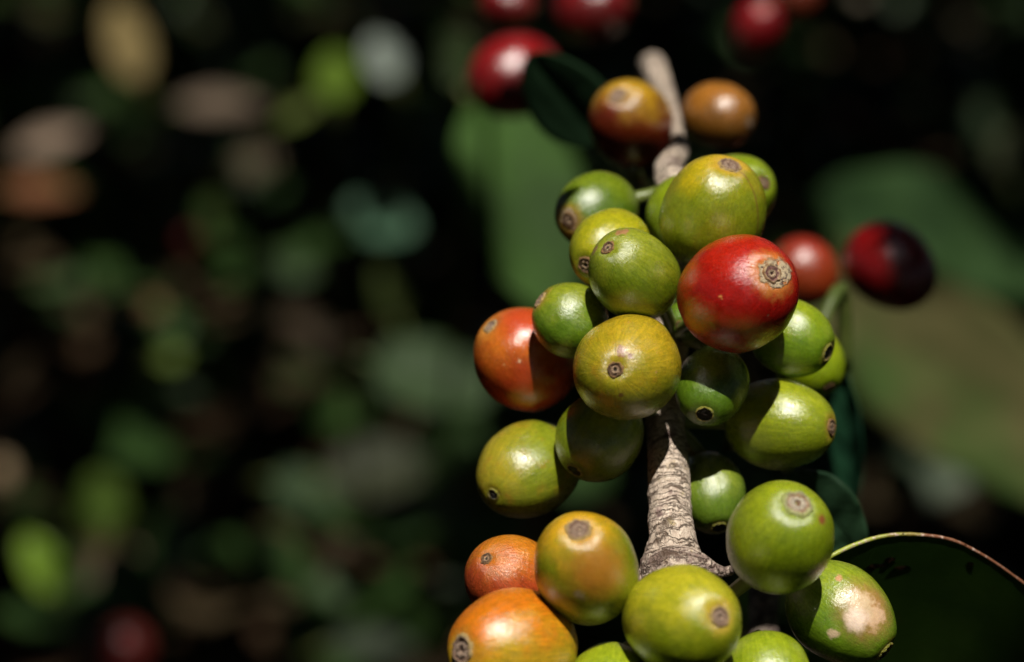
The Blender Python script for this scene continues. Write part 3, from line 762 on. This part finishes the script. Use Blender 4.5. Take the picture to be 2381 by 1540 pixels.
def blob(X, Y, wpx, hpx, ang, col, label, kind='leaf', d=None, sunlit=1.0, glossy=False, flat=False, group=None):
    """an out-of-focus leaf / fruit: wpx x hpx is its blurred extent in the photograph"""
    gd = ground_d(Y)
    dd = gd * 0.985 if d is None else min(d * 1.15, gd * 0.93)
    blur = 132 * (1 - FOCUS / dd)
    wp, hp = max(48, wpx - blur * 0.75), max(40, hpx - blur * 0.75)
    c0 = W(X, Y, dd)
    if kind == 'fruit':
        r = px((wp + hp) / 4, dd)
        CHm = NT("far_fruit_skin")
        ob = CHm.n("ShaderNodeTexCoord").outputs['Object']
        cc = CHm.mix(CHm.noise(ob, 150.0), lin(col, 0.8), lin(col, 1.2))
        m = CHm.finish(Base_Color=cc, Roughness=0.35)
        v, f = [], []
        nu, nv = 14, 20
        for i in range(nu + 1):
            th = math.pi * i / nu
            for k in range(nv):
                ph = 2 * math.pi * k / nv
                v.append((r * math.sin(th) * math.cos(ph), r * math.sin(th) * math.sin(ph), r * 1.12 * math.cos(th) - (0.06 * r if i == 0 else 0)))
        for i in range(nu):
            for k in range(nv): f.append((i * nv + k, i * nv + (k + 1) % nv, (i + 1) * nv + (k + 1) % nv, (i + 1) * nv + k))
        o = mesh_obj('coffee_cherry', v, f, m, None, c0); o.rotation_euler = (0.6, 0.3, 0.2)
        tag(o, label, 'cherry', group or 'cherries blurred in the undergrowth')
    else:
        lw, lh = (wp, hp) if wp >= hp else (hp, wp)
        a = math.radians(ang) if wp >= hp else math.radians(ang + 90)
        dr = CX * math.cos(a) + CY * math.sin(a)
        ln = px(lw, dd) * 1.12; wd = px(lh, dd) * 1.05
        n = H if glossy else (cam_dir(rnd.uniform(-.15, .15), 0.5, 0.8))
        col = tuple(int(v * 0.8) for v in col)
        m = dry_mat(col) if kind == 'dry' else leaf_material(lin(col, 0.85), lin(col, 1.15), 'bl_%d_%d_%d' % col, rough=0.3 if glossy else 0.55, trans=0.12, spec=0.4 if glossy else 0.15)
        base = c0 - dr * ln / 2
        nm = 'dry_leaf' if kind == 'dry' else 'green_leaf'
        pet = None
        if dd < gd * 0.9:
            foot = Vector((base.x - 0.02, base.y + 0.12, 0))
            pet = [base, base - dr * 0.01 + Vector((0, 0.01, -0.01)), (base + foot) / 2 + Vector((0, 0.03, 0)), foot]
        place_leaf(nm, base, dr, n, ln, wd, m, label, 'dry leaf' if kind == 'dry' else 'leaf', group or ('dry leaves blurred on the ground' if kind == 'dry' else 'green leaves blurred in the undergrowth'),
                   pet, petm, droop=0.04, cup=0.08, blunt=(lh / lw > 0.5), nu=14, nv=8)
    if sunlit > 0: lit.append((c0, px(max(wp, hp) * 0.5, dd) * sunlit))
B = blob
B(295, 95, 170, 250, 18, (158, 138, 88), 'long tan dry leaf lying near the top left corner', 'dry', d=1.15)
B(515, 240, 270, 150, 2, (118, 102, 84), 'flat grey-brown dry leaf left of the bright lime one', 'dry', d=1.2)
B(120, 325, 240, 150, 18, (156, 134, 114), 'pale greyish dry leaf above a russet one at the left edge', 'dry', d=1.2)
B(95, 440, 250, 140, 0, (142, 92, 58), 'russet dry leaf directly below the pale greyish one', 'dry', d=1.25)
B(600, 375, 160, 160, 0, (92, 80, 60), 'roundish dull brown leaf below the flat grey-brown one', 'dry', d=1.3)
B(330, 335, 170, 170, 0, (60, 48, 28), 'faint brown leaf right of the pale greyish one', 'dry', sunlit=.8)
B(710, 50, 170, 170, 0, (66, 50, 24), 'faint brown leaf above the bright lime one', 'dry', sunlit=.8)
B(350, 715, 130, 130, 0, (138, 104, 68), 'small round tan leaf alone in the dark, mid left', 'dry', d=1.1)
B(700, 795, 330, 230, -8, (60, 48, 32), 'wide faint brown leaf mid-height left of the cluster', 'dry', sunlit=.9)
B(650, 1290, 230, 200, -25, (104, 88, 56), 'ochre dry leaf low down left of the cluster', 'dry', d=1.0)
B(840, 1240, 170, 150, 0, (70, 52, 44), 'dull purplish brown leaf right of the ochre one', 'dry', d=1.05)
B(430, 1315, 160, 150, 0, (60, 50, 38), 'dim brown leaf between the ochre and the wide tan leaf', 'dry', sunlit=.9)
B(275, 1315, 260, 160, 20, (140, 118, 98), 'wide tan dry leaf beside the bright glossy green one', 'dry', d=1.0)
B(230, 1425, 260, 150, 30, (66, 56, 54), 'dim purplish dry leaf under the wide tan one', 'dry', d=1.02, sunlit=.7)
B(5, 1090, 90, 130, 0, (190, 164, 128), 'bright tan dry leaf cut by the left edge', 'dry', d=1.0)
B(1990, -5, 110, 110, 0, (180, 168, 142), 'pale dry leaf cut by the top edge, right of centre', 'dry', d=.9)
B(2290, 90, 240, 220, 0, (62, 56, 42), 'faint greyish leaf in the top right corner', 'dry', sunlit=.9)
B(2285, 440, 150, 130, 0, (76, 58, 36), 'faint brown leaf near the right edge', 'dry', sunlit=.9)
B(780, 175, 165, 180, 0, (116, 148, 40), 'bright lime green leaf at upper left', d=1.0)
B(695, 258, 170, 120, 30, (104, 120, 48), 'olive green leaf touching the bright lime one', d=1.05)
B(892, 135, 150, 175, 25, (170, 184, 170), 'glossy leaf with a grey-white glare put into its colour, upper left of centre', d=.95, glossy=True)  # grey-white glare put into the leaf colour
B(885, 512, 230, 190, -10, (84, 124, 94), 'leaf coloured like a hazy blue-green glare, left of centre', d=1.0)  # no gloss here: the blue-green glare is put into the base colour
B(900, 680, 130, 200, 20, (60, 74, 22), 'dim olive leaf hanging below the hazy blue-green one', d=.95)
B(490, 490, 130, 140, 0, (50, 74, 16), 'dim round green leaf above a dark red cherry', d=1.15)
B(400, 830, 125, 125, 0, (100, 124, 40), 'small round yellow-green leaf below the small tan one', d=1.05)
B(1010, 880, 330, 250, -15, (56, 78, 40), 'broad dim green leaf just left of the orange-red cherry', d=.75)
B(880, 1090, 280, 240, 10, (50, 56, 32), 'broad dim olive leaf left of the lower cherries', d=.85)
B(720, 1145, 230, 180, -20, (48, 72, 36), 'dim green leaf above the ochre dry one', d=.9)
B(235, 1165, 190, 200, 0, (76, 100, 28), 'soft green leaf above the wide tan dry one', d=.95)
B(95, 1312, 150, 210, 30, (130, 168, 40), 'bright glossy green leaf at the bottom left corner', d=.85, glossy=True)
B(70, 40, 260, 160, 10, (62, 66, 40), 'dim grey-green leaf in the top left corner', sunlit=.9)
B(440, 90, 220, 230, 0, (42, 58, 26), 'dim green leaf right of the long tan one', sunlit=.9)
B(205, 250, 160, 130, 0, (44, 62, 22), 'dim green leaf below the long tan one', sunlit=.9)
B(1060, 130, 150, 190, 10, (44, 62, 22), 'dim green leaf left of the covered red cherry', d=.6)
B(870, 1500, 260, 160, 0, (38, 50, 28), 'faint green leaf at the bottom edge left of the cluster', d=.8)
B(2350, 350, 170, 180, 0, (66, 72, 44), 'faint grey-green leaf at the right edge', d=.9)
B(130, 15, 150, 120, 0, (84, 78, 20), 'olive yellow leaf at the top left edge', d=1.3)
B(440, 560, 120, 110, 0, (90, 18, 8), 'dark red cherry under the dim round green leaf', 'fruit', d=1.1, sunlit=.6)
B(290, 1510, 210, 180, 0, (84, 26, 22), 'blurred dark red cherry at the bottom left edge', 'fruit', d=.7)

# ------------------------------------------------------------------ leaf cover: unseen leaves added above for shade, litter below
def leaf_cloud(name, centres, sizes, mat, rs, flat=0.5, aspect=0.42):
    n = len(centres)
    u = np.array([0, .25, .25, .6, .6, 1.0, .25, .6]); v = np.array([0, -.42, .42, -.5, .5, 0, 0, 0]); wz = np.array([0, .04, .04, .02, .02, -.12, 0.0, -.03])
    base = np.stack([u - .5, v * aspect, wz], 1)
    nrm = rs.normal(size=(n, 3)) * flat + np.array([0, 0, 1.0]); nrm /= np.linalg.norm(nrm, axis=1)[:, None]
    az = rs.uniform(0, 2 * np.pi, n); t = np.stack([np.cos(az), np.sin(az), np.zeros(n)], 1)
    t -= nrm * (t * nrm).sum(1)[:, None]; t /= np.linalg.norm(t, axis=1)[:, None]
    bb = np.cross(nrm, t)
    P = centres[:, None, :] + sizes[:, None, None] * (base[None, :, 0:1] * t[:, None, :] + base[None, :, 1:2] * bb[:, None, :] + base[None, :, 2:3] * nrm[:, None, :])
    lo = np.array([0, 1, 6, 0, 6, 2, 1, 3, 7, 6, 6, 7, 4, 2, 3, 5, 7, 7, 5, 4]); cnt = np.array([3, 3, 4, 4, 3, 3])
    li = (lo[None, :] + 8 * np.arange(n)[:, None]).ravel().astype(np.int32)
    tot = np.tile(cnt, n); st = np.concatenate([[0], np.cumsum(tot)[:-1]]).astype(np.int32)
    me = bpy.data.meshes.new(name)
    me.vertices.add(n * 8); me.vertices.foreach_set("co", P.reshape(-1).astype(np.float32))
    me.loops.add(len(li)); me.loops.foreach_set("vertex_index", li)
    me.polygons.add(len(st)); me.polygons.foreach_set("loop_start", st)
    me.polygons.foreach_set("use_smooth", np.ones(len(st), bool))
    uvs = np.stack([u, v + .5], 1)[li % 8].astype(np.float32)
    ul = me.uv_layers.new(name="UVMap"); ul.data.foreach_set("uv", uvs.ravel())
    me.materials.append(mat); me.update(calc_edges=True); me.validate()
    o = bpy.data.objects.new(name, me); COL.objects.link(o)
    return o
rs = np.random.RandomState(11)
Lv = np.array(L)
e1 = np.cross(Lv, [0, 0, 1.0]); e1 /= np.linalg.norm(e1); e2 = np.cross(Lv, e1)
rays = []
for q_, (p, r) in enumerate(lit):
    kk = 1.6 if strict <= q_ < strict_end else 1.0
    p = np.array(p); rays.append((p, kk))
    for k in range(8):
        a = k * math.pi / 4
        rays.append((p + r * 0.85 * (math.cos(a) * e1 + math.sin(a) * e2), kk))
def unblocked(C, sz, k):
    keep = np.ones(len(C), bool)
    for p, kk in rays:
        d = C - p; t = d @ Lv
        keep &= ~((np.linalg.norm(d - t[:, None] * Lv, axis=1) < sz * k * kk) & (t > 0))
    return keep
def scatter(n, xr, yr, zr, sr, k):
    C = np.stack([rs.uniform(*xr, n), rs.uniform(*yr, n), rs.uniform(*zr, n)], 1); sz = rs.uniform(*sr, n)
    m = unblocked(C, sz, k); return C[m], sz[m]
CA, SA = scatter(30000, (-4.3, 4.3), (-3.2, 5.4), (1.4, 2.0), (0.13, 0.22), 0.36)
m = ~((np.abs(CA[:, 0] - 0.1) < 0.9) & (CA[:, 1] > -0.1) & (CA[:, 1] < 2.3)); CA, SA = CA[m], SA[m]
CB, SB = scatter(13000, (-1.0, 1.2), (-0.3, 2.6), (1.0, 1.35), (0.06, 0.10), 0.29)
SH = [(p + Vector(L) * t + CX * dx * .001 + CY * dy * .001, s) for p, t, dx, dy, s in shades]  # small added leaves, sunward of the cherries they shade
CS = np.array([list(a) for a, b in SH]).reshape(-1, 3); SS = np.array([b for a, b in SH])
added_canopy = leaf_cloud('added_canopy_foliage', np.concatenate([CA, CB, CS]), np.concatenate([SA, SB, SS]), leaf_material(lin((36, 58, 24)), lin((48, 74, 28)), 'added_canopy', trans=0.06), rs, 0.3, 0.5)  # added out of view to darken the background, with gaps for sun spots
tag(added_canopy, 'unseen leaves added overhead to shade the ground and chosen cherries', 'added foliage', kind='stuff')
# unseen ring of leaves added all round to keep sky light low
n = 16000
th = rs.uniform(0, 2 * np.pi, n); rr = rs.uniform(3.0, 4.2, n)
C2 = np.stack([rr * np.sin(th), 1.2 + rr * np.cos(th), rs.uniform(0.0, 2.1, n)], 1)
bush = leaf_cloud('undergrowth', C2, rs.uniform(0.14, 0.24, n), leaf_material(lin((36, 56, 24)), lin((46, 70, 28)), 'bush', trans=0.06), rs, 1.2)
tag(bush, 'unseen leafy undergrowth added all round to block sky light', 'undergrowth', kind='stuff')
# litter
n = 3400
C4 = np.stack([rs.uniform(-1.2, 1.2, n), rs.uniform(0.85, 3.4, n), rs.uniform(0.02, 0.07, n)], 1)
weeds = leaf_cloud('ground_cover', C4, rs.uniform(0.03, 0.07, n), leaf_material(lin((38, 60, 26)), lin((50, 74, 30)), 'weeds', rough=0.5, trans=0.2, spec=0.3), rs, 0.6, 0.55)
tag(weeds, 'low green weeds over the shaded ground', 'ground cover', kind='stuff')
n = 5200
C3 = np.stack([rs.uniform(-1.4, 1.4, n), rs.uniform(0.5, 3.6, n), rs.uniform(0.008, 0.03, n)], 1)
lit_o = leaf_cloud('leaf_litter', C3, rs.uniform(0.03, 0.09, n), leaf_material(lin((44, 36, 22)), lin((66, 54, 34)), 'litter', rough=0.8, trans=0.0, spec=0.2), rs, 0.25)
tag(lit_o, 'brown fallen leaves covering the shaded ground', 'litter', kind='stuff')
